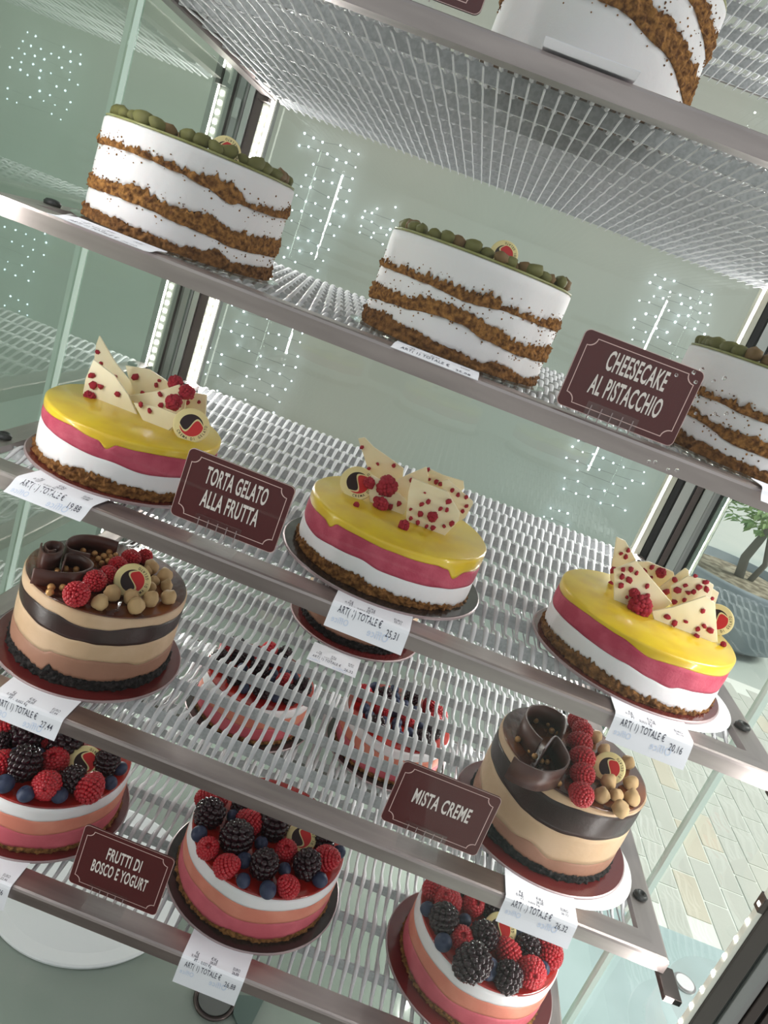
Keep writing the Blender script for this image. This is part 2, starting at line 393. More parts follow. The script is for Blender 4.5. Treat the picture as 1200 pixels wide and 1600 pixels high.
labels = {ZZ: 'topmost steel framed wire shelf, a corner of its underside in view', ZA: 'steel framed wire shelf above the pistachio cheesecakes, seen from below',
          ZB: 'steel framed wire shelf carrying the three pistachio cheesecakes', ZC: 'steel framed wire shelf carrying the yellow and pink fruit gelato cakes',
          ZD: 'steel framed wire shelf carrying the chocolate and beige striped cakes', ZE: 'lowest steel framed wire shelf carrying the berry topped cakes'}
for z, lab in labels.items():
    sh = thing('wire_shelf', (0, 0, z), lab, 'shelf', 'wire shelves in the display case')
    place('front_bar', front_me, sh, (0, 0, 0)); place('back_bar', back_me, sh, (0, 0, 0))
    place('side_bar', side_me, sh, (0, YB, 0), (0, 0, -pi/2)); place('side_bar', side_me, sh, (1, 0, 0), (0, 0, pi/2))
    n = 61; x0 = .5-30*.01522
    for i in range(n): place('wire', wire_me, sh, (x0+i*.01522, 0, -.0045))
    for y in CROSS: place('cross_strip', strip_me, sh, (0, y, -.0045))
    for x in (.0175, .981):
        for y in (.093, .68): place('rubber_cap', cap_me, sh, (x, y, 0))
    for x in (-.006, .986):
        place('bracket', bracket_me, sh, (x+(.010 if x > .5 else -.005), -.030, -BH-.010)); place('bracket', bracket_me, sh, (x+(.004 if x > .5 else -.002), YB-.042, -BH-.008))

# ---------------------------------------------------------------- cakes
def layer(r, zb, zt, n=240, rows=6, rough=0, seed=0, bulge=0, round_top=False, rough_f=60):
    bm = bmesh.new(); rings = []
    js = [j/rows for j in range(rows+1)]
    for j in js:
        ring = []
        for i in range(n):
            th = 2*pi*i/n; b, t = zb(th), zt(th)
            z = b+(t-b)*j; rr = r+bulge*sin(pi*j)
            if rough:
                q = Vector((cos(th)*r, sin(th)*r, z))*rough_f+Vector((seed, 0, 0))
                rr += rough*(noise.noise(q)+.6*noise.noise(q*2.3)) if rough < .001 else rough*(.75-1.5*noise.voronoi(q)[0][0]+.7*noise.noise(q*2.1))
            if round_top and j == 1: rr -= .0022
            ring.append(bm.verts.new((rr*cos(th), rr*sin(th), z)))
        rings.append(ring)
    if round_top:
        for i, v in enumerate(rings[-2]):
            th = 2*pi*i/n; v.co.z = zt(th)-.0022
    for a, b in zip(rings, rings[1:]):
        for i in range(n): bm.faces.new((a[i], a[(i+1) % n], b[(i+1) % n], b[i]))
    for ring, up in ((rings[0], 0), (rings[-1], 1)):
        c = bm.verts.new((0, 0, sum(v.co.z for v in ring)/n))
        for i in range(n): bm.faces.new((ring[i], ring[(i+1) % n], c) if up else (ring[(i+1) % n], ring[i], c))
    return bm
def cake_body(root, c, r, h, layers, seed, loose=False):
    bands = []

    phi = math.atan2(CAM.y-c[1], CAM.x-c[0])
    def fn(tab, amp, sd):
        def f(th):
            u = sin(th-phi); z = lerp(tab, u)*h if not isinstance(tab, (int, float)) else tab*h
            if cos(th-phi) < 0 and not isinstance(tab, (int, float)): z = (lerp(tab, u)*.6+.4*sum(t[1] for t in tab)/len(tab))*h
            q = Vector((cos(th), sin(th), sd))
            z += h*.012*noise.noise(q*5)
            if amp: z += amp*(abs(noise.noise(q*26))*1.4+.8*abs(noise.noise(q*60))-.5)
            return z
        return f
    prev = lambda th: 0.0
    for k, (name, m, tab, rough, amp) in enumerate(layers):
        last = k == len(layers)-1
        top = (lambda th: h) if last else fn(tab, amp, seed+k*1.7)
        bm = layer(r+(.0012 if rough else 0), prev, top, n=440 if rough else 300, rows=12 if rough else 6, rough=.0034 if rough else .0003, seed=seed+k, bulge=.0006, round_top=last, rough_f=130 if rough else 30)
        obj(name, bm, m, root, True, off=(0, 0, 0)); prev = top
        if name == 'crumb_layer': bands.append((top, 1))
        elif name.startswith('cream') and bands is not None and not last: bands.append((top, -1))
    if loose:
        bm = bmesh.new(); rr = random.Random(seed)
        for f, sg in bands:
            for i in range(46):
                th = phi+rr.uniform(-1.6, 1.6); z = f(th)+sg*abs(rr.gauss(0, .0045))+sg*.001; s_ = rr.uniform(.0004, .0012)
                if not .003 < z < h-.006: continue
                bmesh.ops.create_icosphere(bm, subdivisions=1, radius=s_, matrix=Matrix.Translation(((r+.0006)*cos(th), (r+.0006)*sin(th), z)) @ Matrix.Rotation(rr.uniform(0, 3), 4, 'X') @ Matrix.Diagonal((1, rr.uniform(.6, 1.3), 1, 1)))
        o = obj('loose_crumb', bm, crumb, root, False, off=(0, 0, 0)); o['kind'] = 'stuff'
    return phi

def board(c, z, r, m, label, group='round cake boards'):
    t = thing('cake_board', (c[0], c[1], z+.0012), label, 'cake board', group)
    obj('disc', lathe([(r-.002, .0002), (r, .0008), (r, .0032), (r-.0015, .004)], 72), board_e, t, False, off=(0, 0, 0))
    obj('top_sheet', lathe([(r-.0016, .004), (r-.0018, .0046)], 72), m, t, False, off=(0, 0, 0)); return t
BT = .0058

# medallion -------------------------------------------------
def medallion_meshes():
    disc = mesh_of(lathe([(.90, -.06), (1, -.03), (1, .03), (.92, .06)], 48), med_c)
    bm = bmesh.new()
    for s, mi in ((1, 0), (-1, 1)):
        R = .64; n = 28; prev = None
        for i in range(n+1):
            x = -R*cos(pi*i/n); o_ = math.sqrt(max(0, R*R-x*x)); c_ = .34*sin(pi*x/R)+s*.055
            a = bm.verts.new((x, s*o_, .064)); b = bm.verts.new((x, c_ if s*c_ < o_ else s*o_, .064))
            if prev and (i > 1 and i < n): bm.faces.new((prev[0], a, b, prev[1])).material_index = mi
            prev = (a, b)
    txt = 'CREMA DI GELATO'; n = len(txt)
    for i, ch in enumerate(txt):
        if ch == ' ': continue
        a = radians(-150+i*(150/(n-1)))
        c_, s_ = cos(a+pi/2), sin(a+pi/2)
        add_text(bm, ch, lambda x, y: (.79*cos(a)+x*c_-y*s_, .79*sin(a)+x*s_+y*c_, .064), .8, .02, .21, 0)
    pr = mesh_of(bm, [med_k, med_r], False)
    return disc, pr
MD, MP = medallion_meshes()
def medallion(root, c, px, py, rpx, ztop, yoff=0, tilt=70, spin=0, yaw=0, y=None):
    "stands on the cake top with its centre seen at px, py"
    R = rpx/FPX*(at(px, py, z=ztop)-CAM).length*.98
    P = at(px, py, z=ztop+R*sin(radians(tilt))*.85) if y is None else at(px, py, y=y)
    o = place('medallion', MD, root, (P.x-c[0], P.y-c[1], P.z-c[2]), (0, 0, 0), R, 'round white chocolate medallion with a black and red swirl')
    d = (CAM-P); az = math.atan2(d.y, d.x)+pi/2+yaw
    o.rotation_euler = (Matrix.Rotation(az, 3, 'Z') @ Matrix.Rotation(radians(tilt), 3, 'X') @ Matrix.Rotation(radians(spin), 3, 'Z')).to_euler()
    q = bpy.data.objects.new('swirl_print', MP); COL.objects.link(q); q.parent = o
    return o

# berries and nuts (unit radius meshes)
def berry(nr, sz, elong, hole=False, seed=1, jit=.06):
    r_ = random.Random(seed); bm = bmesh.new(); rows = nr
    for k in range(rows):
        f = (k+.5)/rows; ph = f*pi*.93 if not hole else .35+f*pi*.72
        rr = sin(ph); z = cos(ph)*elong; m = max(1, int(round(2*pi*rr/(sz*1.45))))
        wd = 1-.18*(-z/elong) if not hole else 1
        for i in range(m):
            a = 2*pi*(i+.5*(k % 2))/m+r_.uniform(-.05, .05); s_ = sz*(1+r_.uniform(-jit, jit))
            bmesh.ops.create_icosphere(bm, subdivisions=1, radius=s_, matrix=Matrix.Translation((rr*cos(a)*.82*wd, rr*sin(a)*.82*wd, z*.85)))
    bmesh.ops.create_icosphere(bm, subdivisions=2, radius=.78, matrix=Matrix.Diagonal((.92, .92, elong, 1)) @ Matrix.Translation((0, 0, -.12 if hole else 0)))
    return bm
RASP = mesh_of(berry(10, .185, 1.2), rasp); RASPH = mesh_of(berry(8, .20, .9, True), rasp)
BLACK = mesh_of(berry(7, .285, 1.15, seed=3, jit=.12), blackb)
def blue():
    bm = bmesh.new(); bmesh.ops.create_uvsphere(bm, u_segments=20, v_segments=14, radius=1)
    for v in bm.verts:
        v.co.z *= .88; d = math.hypot(v.co.x, v.co.y)
        if v.co.z > 0 and d < .35: v.co.z -= .18*(1-d/.35)+.0
        elif v.co.z > 0 and d < .5: v.co.z += .06
    return bm
BLUE = mesh_of(blue(), blueb)
def nut(seed):
    bm = bmesh.new(); bmesh.ops.create_uvsphere(bm, u_segments=18, v_segments=12, radius=1)
    for v in bm.verts:
        q = v.co.copy(); v.co *= 1+.17*noise.noise(q*1.6+Vector((seed, 0, 0)))
        if q.z > .75: v.co.z += (q.z-.75)*.9
        a = math.atan2(q.y, q.x); v.co.x *= 1+.025*cos(6*a); v.co.y *= 1+.025*cos(6*a)
    return bm
NUTS = [mesh_of(nut(i*3.1), hazel) for i in range(3)]
def blob(seed, m, ex=1, rough=.25, sub=2):
    bm = bmesh.new(); bmesh.ops.create_icosphere(bm, subdivisions=sub, radius=1)
    for v in bm.verts: v.co *= 1+rough*noise.noise(v.co*1.7+Vector((seed, 2, 0))); v.co.x *= ex
    return mesh_of(bm, m)
PISTS = [blob(i*2.3, pist_b if i == 4 else pist, 1.5, .3) for i in range(5)]
BITS = [blob(i*1.9, rasp_dry, 1.1, .5, 1) for i in range(4)]
PEARL = blob(0, pearl, 1, 0)
CLUMP = mesh_of(berry(6, .33, .95, seed=9, jit=.3), rasp_dry)

def on_top(root, c, name, me, px, py, rpx, ztop, lift=.8, rot=None, sc=(1, 1, 1), label=None):
    P0 = at(px, py, z=ztop); R = rpx/FPX*((P0-CAM).dot(Fw))
    P = at(px, py, z=ztop+R*lift)
    if rot is None: rot = (rnd.uniform(-.6, .6), rnd.uniform(-.6, .6), rnd.uniform(0, 6))
    return place(name, me, root, (P.x-c[0], P.y-c[1], P.z-c[2]), rot, (R*sc[0], R*sc[1], R*sc[2]), label)

def zm(l, ox, oy, s): return [(ox+a[0]/s, oy+a[1]/s)+tuple(q/s if i == 0 else q for i, q in enumerate(a[2:])) for a in l]

# --- pistachio cheesecakes
def cheesecake(c, zs, r, h, tabs, label, seed, med=None, k_x=1):
    base = (c[0], c[1], zs+.003)
    t = thing('cheesecake', base, label, 'cake', 'tall pistachio cheesecakes')
    names = [('crumb_base', crumb_d, tabs[0], True, .004), ('cream_layer', cream, tabs[1], False, .0), ('crumb_layer', crumb, tabs[2], True, .005),
             ('cream_layer', cream, tabs[3], False, 0), ('crumb_layer', crumb, tabs[4], True, .007), ('cream_layer', cream, None, False, 0)]
    cake_body(t, c, r, h, names, seed, True)
    obj('glaze', lathe([(r-.004, h), (r-.0005, h+.0003), (r-.0005, h+.0018), (r-.003, h+.0026)], 96), glaze_g, t, True, off=(0, 0, 0))
    rr = random.Random(seed)
    n = 40
    for i in range(n):
        th = 2*pi*i/n+rr.uniform(-.04, .04); q = r-.011+rr.uniform(-.004, .004); s_ = rr.uniform(.0055, .0078)
        place('pistachio', PISTS[rr.randrange(5)], t, (q*cos(th), q*sin(th), h+.0022+s_*.75), (rr.uniform(-.4, .4), rr.uniform(-.4, .4), th+pi/2+rr.uniform(-.7, .7)), s_)
    for i in range(26):
        th = rr.uniform(0, 6.28); q = rr.uniform(.02, r-.028); s_ = rr.uniform(.005, .007)
        if med and math.hypot(q*cos(th)-.0, q*sin(th)) < .0: continue
        place('pistachio', PISTS[rr.randrange(5)], t, (q*cos(th), q*sin(th), h+.0022+s_*.7), (rr.uniform(-.4, .4), 0, rr.uniform(0, 6)), s_)
    if med: medallion(t, base, med[0], med[1], med[2], zs+.003+h, tilt=75, spin=med[3] if len(med) > 3 else 60, y=c[1]-r+.035)
    return t
B1 = (.146, .150); B2 = (.487, .150); B3 = (.850, .150); A1 = (.517, .140)
cheesecake(B1, ZB, .108, .106, [
    [(-1, .12), (-.6, .11), (-.2, .10), (0, .09), (.2, .12), (.35, .17), (.5, .10), (.8, .13), (1, .15)],
    [(-1, .29), (-.5, .31), (0, .28), (.5, .24), (1, .26)],
    [(-1, .40), (-.75, .42), (-.45, .47), (-.3, .42), (0, .42), (.2, .46), (.4, .40), (.7, .42), (.9, .45), (1, .46)],
    [(-1, .72), (-.5, .74), (-.2, .72), (.1, .69), (.35, .62), (.45, .66), (.7, .66), (1, .69)],
    [(-1, .78), (-.5, .80), (0, .78), (.2, .82), (.35, .80), (.5, .71), (.8, .74), (1, .80)]],
    'tall white pistachio cheesecake at the far left of its shelf, three crumb bands', 3.0, (352, 238, 26, 100))
cheesecake(B2, ZB, .107, .105, [
    [(-1, .16), (-.7, .18), (-.4, .14), (0, .12), (.3, .08), (.5, .14), (.8, .08), (1, .1)],
    [(-1, .26), (-.6, .30), (-.2, .36), (0, .36), (.3, .30), (.6, .27), (1, .27)],
    [(-1, .42), (-.6, .42), (-.3, .49), (0, .50), (.3, .46), (.6, .38), (1, .44)],
    [(-1, .60), (-.5, .60), (0, .57), (.4, .62), (1, .61)],
    [(-1, .66), (-.6, .66), (-.3, .68), (0, .67), (.2, .71), (.4, .66), (.7, .66), (.9, .72), (1, .72)]],
    'tall white pistachio cheesecake in the middle of its shelf, left of the maroon card', 5.3, (787, 398, 28, 100))
cheesecake(B3, ZB, .107, .105, [
    [(-1, .22), (-.8, .22), (-.5, .12), (0, .10), (1, .10)],
    [(-1, .32), (-.6, .31), (-.1, .22), (1, .22)],
    [(-1, .43), (-.7, .43), (-.3, .34), (0, .36), (1, .38)],
    [(-1, .56), (0, .52), (1, .55)], [(-1, .62), (-.5, .60), (0, .60), (1, .63)]],
    'tall white pistachio cheesecake at the right end, half behind the maroon card', 8.1)
cheesecake(A1, ZA, .107, .112, [
    [(-1, .02), (1, .02)], [(-1, .52), (-.6, .56), (0, .50), (.5, .38), (1, .20)],
    [(-1, .62), (-.5, .72), (0, .74), (.4, .60), (1, .44)], [(-1, .78), (0, .82), (.5, .78), (1, .62)],
    [(-1, .84), (0, .90), (.5, .90), (1, .80)]],
    'white cheesecake on the shelf at the top edge, seen from below', 11.0)
for i, (c, z, lab) in enumerate(((B1, ZB, 'clear plastic disc under the far left pistachio cheesecake'), (B2, ZB, 'clear plastic disc under the middle pistachio cheesecake'),
                                 (B3, ZB, 'clear plastic disc under the right hand pistachio cheesecake'), (A1, ZA, 'clear plastic disc under the cheesecake at the top edge'))):
    o = obj('plastic_disc', lathe([(.118, 0), (.121, .0006), (.1215, .0022), (.119, .0012), (.112, .0010)], 72), clear, off=(c[0], c[1], z+.0002))
    tag(o, lab, 'cake disc', 'clear discs under the cheesecakes')

# --- fruit gelato cakes
def shard(root, base, pts, ztop, bits=(), th=.0028, lean=0, y=None):
    lo = max(pts, key=lambda p: (at(p[0], p[1], z=ztop).y*-1))
    P = at(lo[0], lo[1], z=ztop-.002); Y = P.y if y is None else y
    wp = [at(p[0], p[1], y=Y) for p in pts]
    zmin = min(p.z for p in wp)
    # lean the sheet back about its lowest point
    def L(p): return Vector((p.x, p.y, p.z))
    bm = bmesh.new(); prism(bm, [L(p)-Vector(base) for p in wp], Vector((0, th, 0)))
    es = [e for e in bm.edges]
    bmesh.ops.bevel(bm, geom=es, offset=.0005, segments=1, affect='EDGES')
    o = obj('white_chocolate_shard', bm, wchoc, root, off=(0, 0, 0))
    for b in bits:
        q = at(b[0], b[1], y=Y-.0008); R = b[2]/FPX*(q-CAM).dot(Fw)
        clump = b[2] > 8
        place('raspberry_piece', CLUMP if clump else BITS[rnd.randrange(4)], root, Vector(q)-Vector(base)+Vector((0, -R*.25, 0)), (rnd.uniform(0, 3), rnd.uniform(0, 3), rnd.uniform(0, 3)), (R, R*.8, R) if not clump else R*.95)
    return o
def torta(c, r, h, tabs, label, seed, shards, clumps, med, spin):
    base = (c[0], c[1], ZC+BT)
    t = thing('fruit_gelato_cake', base, label, 'cake', 'yellow topped fruit gelato cakes')
    cake_body(t, c, r, h, [('crumb_base', crumb_d, tabs[0], True, .005), ('cream_layer', cream, tabs[1], False, 0), ('pink_layer', pinkm, tabs[2], False, 0), ('yellow_top', yellow, None, False, 0)], seed)
    zt = ZC+BT+h
    for s_ in shards: shard(t, base, s_[1], zt, s_[2], y=s_[0])
    for px, py, rp, yy in clumps:
        if yy is None: on_top(t, base, 'raspberry_piece', CLUMP, px, py, rp, zt, .6)
        else:
            P = at(px, py, y=yy); R = rp/FPX*(P-CAM).dot(Fw); place('raspberry_piece', CLUMP, t, P-Vector(base), (rnd.uniform(0, 3), 0, rnd.uniform(0, 3)), R)
    medallion(t, base, med[0], med[1], med[2], zt, tilt=med[3], spin=spin)
    return t
C1 = (.152, .142); C2 = (.506, .158); C3 = (.838, .150)
h_t = .068
def Z4(l): return zm(l, 400, 600, 2.667)
def Z3(l): return zm(l, 0, 450, 2.4)
def Z5(l): return zm(l, 750, 500, 2.462)
torta(C2, .1165, h_t, [
    [(-1, .14), (-.6, .20), (-.2, .25), (0, .19), (.3, .15), (.6, .12), (1, .04)],
    [(-1, .46), (-.75, .42), (-.5, .48), (-.2, .52), (0, .47), (.5, .44), (.8, .42), (1, .38)],
    [(-1, .78), (-.7, .80), (-.62, .74), (-.55, .86), (-.3, .88), (0, .86), (.5, .84), (.62, .80), (.72, .62), (.82, .74), (1, .70)]],
    'yellow, pink and white fruit gelato cake on the black board, middle of its shelf', 2.2,
    [(.205, Z4([(425, 228), (452, 222), (490, 265), (545, 300), (615, 352), (610, 400), (560, 410), (500, 400), (465, 350)]), Z4([(440, 264, 11), (508, 333, 8), (470, 352, 11), (575, 340, 10)])),
     (.190, Z4([(585, 400), (640, 375), (710, 345), (718, 385), (715, 450), (625, 490), (590, 460)]), Z4([(648, 400, 12)])),
     (.200, Z4([(690, 355), (715, 350), (780, 380), (865, 405), (868, 435), (830, 470), (720, 450)]), Z4([(722, 398, 8), (750, 408, 12), (768, 416, 11), (715, 358, 12)])),
     (.180, Z4([(775, 405), (800, 398), (905, 490), (905, 500), (870, 560), (830, 580), (780, 540)]), Z4([(817, 443, 11), (842, 460, 11), (876, 470, 11), (878, 508, 10), (860, 530, 10)])),
     (.160, Z4([(480, 378), (520, 400), (600, 460), (640, 500), (590, 580), (520, 560), (478, 525), (470, 450)]), Z4([(597, 498, 14), (560, 512, 14), (500, 480, 16), (588, 552, 16)])),
     (.142, Z4([(650, 392), (800, 450), (850, 540), (845, 570), (780, 640), (640, 590), (625, 560), (635, 450)]), Z4([(703, 453, 6), (690, 500, 12), (718, 490, 12), (804, 488, 15), (768, 520, 12), (795, 524, 11), (686, 540, 15), (644, 522, 8), (735, 551, 22), (645, 560, 11), (675, 576, 13), (712, 592, 10), (738, 598, 13), (783, 592, 9), (815, 580, 14)]))],
    [Z4([(545, 425, 44)])[0]+(.165,), Z4([(520, 503, 30)])[0]+(.150,), Z4([(472, 412, 24)])[0]+(.160,), Z4([(616, 590, 22)])[0]+(None,), Z4([(418, 503, 12)])[0]+(None,)],
    (559, 755, 27, 52), 60)
torta(C1, .107, h_t, [
    [(-1, .13), (-.7, .15), (-.4, .26), (0, .22), (.4, .17), (1, .1)],
    [(-1, .62), (-.6, .57), (-.2, .56), (.2, .48), (1, .45)],
    [(-1, .82), (-.6, .88), (-.32, .84), (-.22, .74), (-.12, .86), (.2, .86), (1, .8)]],
    'yellow, pink and white fruit gelato cake at the left end of its shelf', 6.6,
    [(.215, Z3([(372, 178), (430, 280), (520, 390), (500, 430), (430, 400), (380, 340), (350, 290), (360, 210)]), Z3([(366, 240, 10), (380, 283, 9), (430, 333, 12)])),
     (.205, Z3([(470, 290), (560, 305), (620, 345), (680, 400), (600, 440), (520, 430), (480, 330)]), Z3([(510, 333, 16), (597, 347, 8), (587, 364, 10), (535, 392, 9)])),
     (.190, Z3([(680, 385), (775, 400), (770, 490), (660, 500)]), Z3([(747, 427, 9), (705, 430, 10)])),
     (.170, Z3([(475, 405), (600, 385), (670, 362), (700, 400), (690, 470), (560, 480)]), Z3([(602, 398, 11), (605, 440, 11)])),
     (.145, Z3([(350, 268), (430, 330), (480, 400), (535, 525), (440, 490), (300, 445), (320, 340)]), Z3([(345, 327, 14), (352, 365, 16), (378, 369, 14), (337, 408, 23), (442, 397, 12), (343, 450, 11), (417, 466, 11)])),
     (.132, Z3([(500, 430), (600, 450), (692, 485), (612, 552), (550, 525)]), Z3([(529, 437, 13), (561, 460, 11)]))],
    [Z3([(658, 358, 28)])[0]+(.185,), Z3([(700, 392, 28)])[0]+(.165,), Z3([(650, 428, 30)])[0]+(.150,)],
    (299, 665, 26, 58), 10)
torta(C3, .112, h_t, [
    [(-1, .15), (-.6, .22), (-.2, .24), (.1, .18), (.4, .14), (1, .04)],
    [(-1, .50), (-.5, .54), (0, .52), (.3, .47), (.5, .42), (.6, .47), (1, .42)],
    [(-1, .80), (-.5, .90), (-.1, .90), (.2, .80), (.5, .84), (1, .78)]],
    'yellow, pink and white fruit gelato cake at the right end of its shelf', 9.4,
    [(.215, Z5([(525, 835), (560, 850), (600, 920), (600, 1010), (515, 1050), (500, 990)]), Z5([(570, 885, 11), (543, 898, 9), (560, 912, 11), (512, 960, 14), (503, 1012, 12)])),
     (.205, Z5([(600, 930), (650, 930), (745, 970), (760, 1040), (640, 1040)]), Z5([(630, 967, 13), (657, 990, 9), (695, 970, 20), (660, 950, 12)])),
     (.190, Z5([(690, 1030), (790, 955), (805, 965), (800, 1080), (740, 1110)]), Z5([(748, 998, 13), (712, 1045, 17)])),
     (.180, Z5([(860, 1010), (920, 1050), (900, 1110), (830, 1110)]), ()),
     (.165, Z5([(735, 1025), (800, 985), (870, 1000), (900, 1020), (885, 1080), (740, 1120)]), Z5([(757, 1038, 18), (790, 1020, 10), (800, 1048, 12), (822, 1045, 11), (842, 1026, 16), (868, 1008, 14), (870, 1033, 13), (785, 1076, 11), (747, 1084, 12), (828, 984, 9)])),
     (.150, Z5([(515, 960), (600, 925), (740, 1090), (690, 1120), (620, 1150), (515, 1095)]), Z5([(550, 958, 12), (580, 958, 14), (602, 973, 10), (545, 988, 13), (573, 998, 15), (543, 1020, 14), (643, 1022, 11), (565, 1065, 8), (592, 1050, 20), (642, 1060, 12)])),
     (.135, Z5([(660, 1120), (740, 1108), (870, 1062), (905, 1090), (915, 1240), (840, 1245), (680, 1190)]), Z5([(893, 1070, 9), (857, 1118, 11), (720, 1140, 14), (748, 1164, 13), (792, 1160, 9), (717, 1184, 13), (862, 1176, 12), (838, 1188, 11), (885, 1192, 14), (828, 1220, 18)]))],
    [Z5([(618, 1100, 42)])[0]+(.140,), Z5([(936, 1248, 11)])[0]+(None,)],
    (1120, 968, 22, 60), 40)
board(C1, ZC, .118, board_m, 'maroon board under the left hand yellow topped cake')
board(C2, ZC, .134, board_k, 'black board under the middle yellow topped cake')
board(C3, ZC, .124, board_m, 'maroon board under the right hand yellow topped cake')

# --- mixed cream cakes
def curl(root, base, ztop, pts, hgt, wid=.0022, lean=0, parent_name='chocolate_curl'):
    "strip of chocolate standing on edge; pts are pixels of its upper edge"
    P = [at(p[0], p[1], z=ztop+hgt) for p in pts]
    # smooth the path
    Q = []
    for i in range(len(P)-1):
        p0, p1, p2, p3 = P[max(i-1, 0)], P[i], P[i+1], P[min(i+2, len(P)-1)]
        for k in range(6):
            t = k/6; Q.append(.5*((2*p1)+(-p0+p2)*t+(2*p0-5*p1+4*p2-p3)*t*t+(-p0+3*p1-3*p2+p3)*t**3))
    Q.append(P[-1]); bm = bmesh.new(); rings = []
    for i, p in enumerate(Q):
        d = (Q[min(i+1, len(Q)-1)]-Q[max(i-1, 0)]); d.z = 0; d.normalize(); nrm = Vector((-d.y, d.x, 0))*wid/2
        b = p-Vector(base); lo = Vector((b.x, b.y, ztop-base[2]))
        rings.append([bm.verts.new(b+nrm), bm.verts.new(b-nrm), bm.verts.new(lo-nrm), bm.verts.new(lo+nrm)])
    for a, b in zip(rings, rings[1:]):
        for k in range(4): bm.faces.new((a[k], a[(k+1) % 4], b[(k+1) % 4], b[k]))
    bm.faces.new(rings[0]); bm.faces.new(rings[-1][::-1])
    o = obj('chocolate_curl', bm, chocs, root, off=(0, 0, 0))
    for p in o.data.polygons: p.use_smooth = len(o.data.polygons) > 12 and abs(p.normal.z) < .5
    return o
def ZA_(l): return zm(l, 0, 800, 3.43)
def ZD_(l): return zm(l, 560, 1080, 2.4)
def mista(c, r, h, tabs, label, seed, curls, rasps, nuts, pearls, med, spin, full=True):
    base = (c[0], c[1], ZD+BT)
    t = thing('mixed_cream_cake', base, label, 'cake', 'chocolate and beige striped cakes')
    cake_body(t, c, r, h, [('cocoa_base', crumb_k, tabs[0], True, .003), ('milk_chocolate_layer', milk, tabs[1], False, .0), ('beige_layer', beige, tabs[2], False, 0),
                           ('dark_layer', choc, tabs[3], False, 0), ('beige_layer', beige, None, False, 0)], seed)
    obj('caramel_glaze', lathe([(r-.004, h-.001), (r-.0012, h+.0002), (r-.0015, h+.0014), (r-.004, h+.002)], 96), glaze_c, t, True, off=(0, 0, 0))
    zt = ZD+BT+h+.002
    for hgt, pts in curls: curl(t, base, zt, pts, hgt)
    for p in rasps: on_top(t, base, 'raspberry', RASP, p[0], p[1], p[2]*.98, zt, .85, (radians(rnd.uniform(55, 85)), rnd.uniform(-.3, .3), radians(rnd.uniform(20, 70))))
    for p in nuts: on_top(t, base, 'hazelnut', NUTS[rnd.randrange(3)], p[0], p[1], p[2]*.93, zt, .85)
    for p in pearls: on_top(t, base, 'gold_pearl', PEARL, p[0], p[1], p[2], zt+(p[3] if len(p) > 3 else 0), .9)
    if med: medallion(t, base, med[0], med[1], med[2], zt, tilt=med[3], spin=spin)
    return t
D1 = (.166, .156); D2 = (.502, .535); D3 = (.842, .158)
pr1 = ZA_([(290, 292, 19), (350, 305, 19), (408, 308, 18), (307, 315, 17), (275, 403, 21), (267, 430, 22), (337, 405, 20), (445, 207, 16), (508, 222, 16), (587, 215, 18), (557, 237, 18), (527, 250, 16), (592, 240, 16), (620, 232, 16), (545, 275, 16), (578, 262, 16)])
mista(D1, .1065, .110, [
    [(-1, .12), (-.7, .14), (-.48, .10), (-.40, .19), (-.3, .15), (0, .14), (.5, .15), (1, .14)],
    [(-1, .36), (-.5, .33), (-.4, .38), (0, .40), (.4, .40), (.6, .34), (1, .38)],
    [(-1, .68), (-.6, .62), (-.2, .62), (0, .63), (.5, .64), (1, .66)],
    [(-1, .85), (-.5, .86), (-.1, .82), (.1, .84), (.5, .89), (1, .86)]],
    'brown and beige striped cream cake with raspberries and hazelnuts, left end of its shelf', 4.1,
    [(.030, ZA_([(225, 165), (222, 180), (235, 215), (290, 222), (335, 200), (330, 165), (275, 155), (240, 175), (262, 205), (300, 200)])),
     (.024, ZA_([(485, 225), (420, 210), (365, 190), (358, 160), (400, 128), (480, 122), (560, 135), (638, 160)])),
     (.022, ZA_([(345, 265), (362, 222), (420, 225), (480, 255), (498, 285), (460, 312), (400, 325), (300, 320), (180, 298)]))],
    ZA_([(775, 235, 42), (700, 245, 50), (630, 285, 52), (575, 335, 52), (505, 370, 62), (412, 440, 72)]),
    ZA_([(535, 485, 47), (605, 435, 48), (705, 455, 45), (728, 503, 49), (808, 467, 46), (905, 457, 43), (893, 395, 34), (885, 340, 42), (812, 295, 42), (785, 320, 30), (830, 370, 28), (808, 405, 32)]),
    pr1, (207, 908, 26, 55), 75)
pr3 = ZD_([(665, 110, 11), (683, 105, 11), (713, 122, 12), (725, 148, 12), (750, 160, 11), (757, 180, 10), (598, 180, 12), (625, 192, 12), (657, 210, 12), (645, 225, 11), (662, 243, 12), (688, 262, 10), (708, 265, 10), (752, 345, 12)])
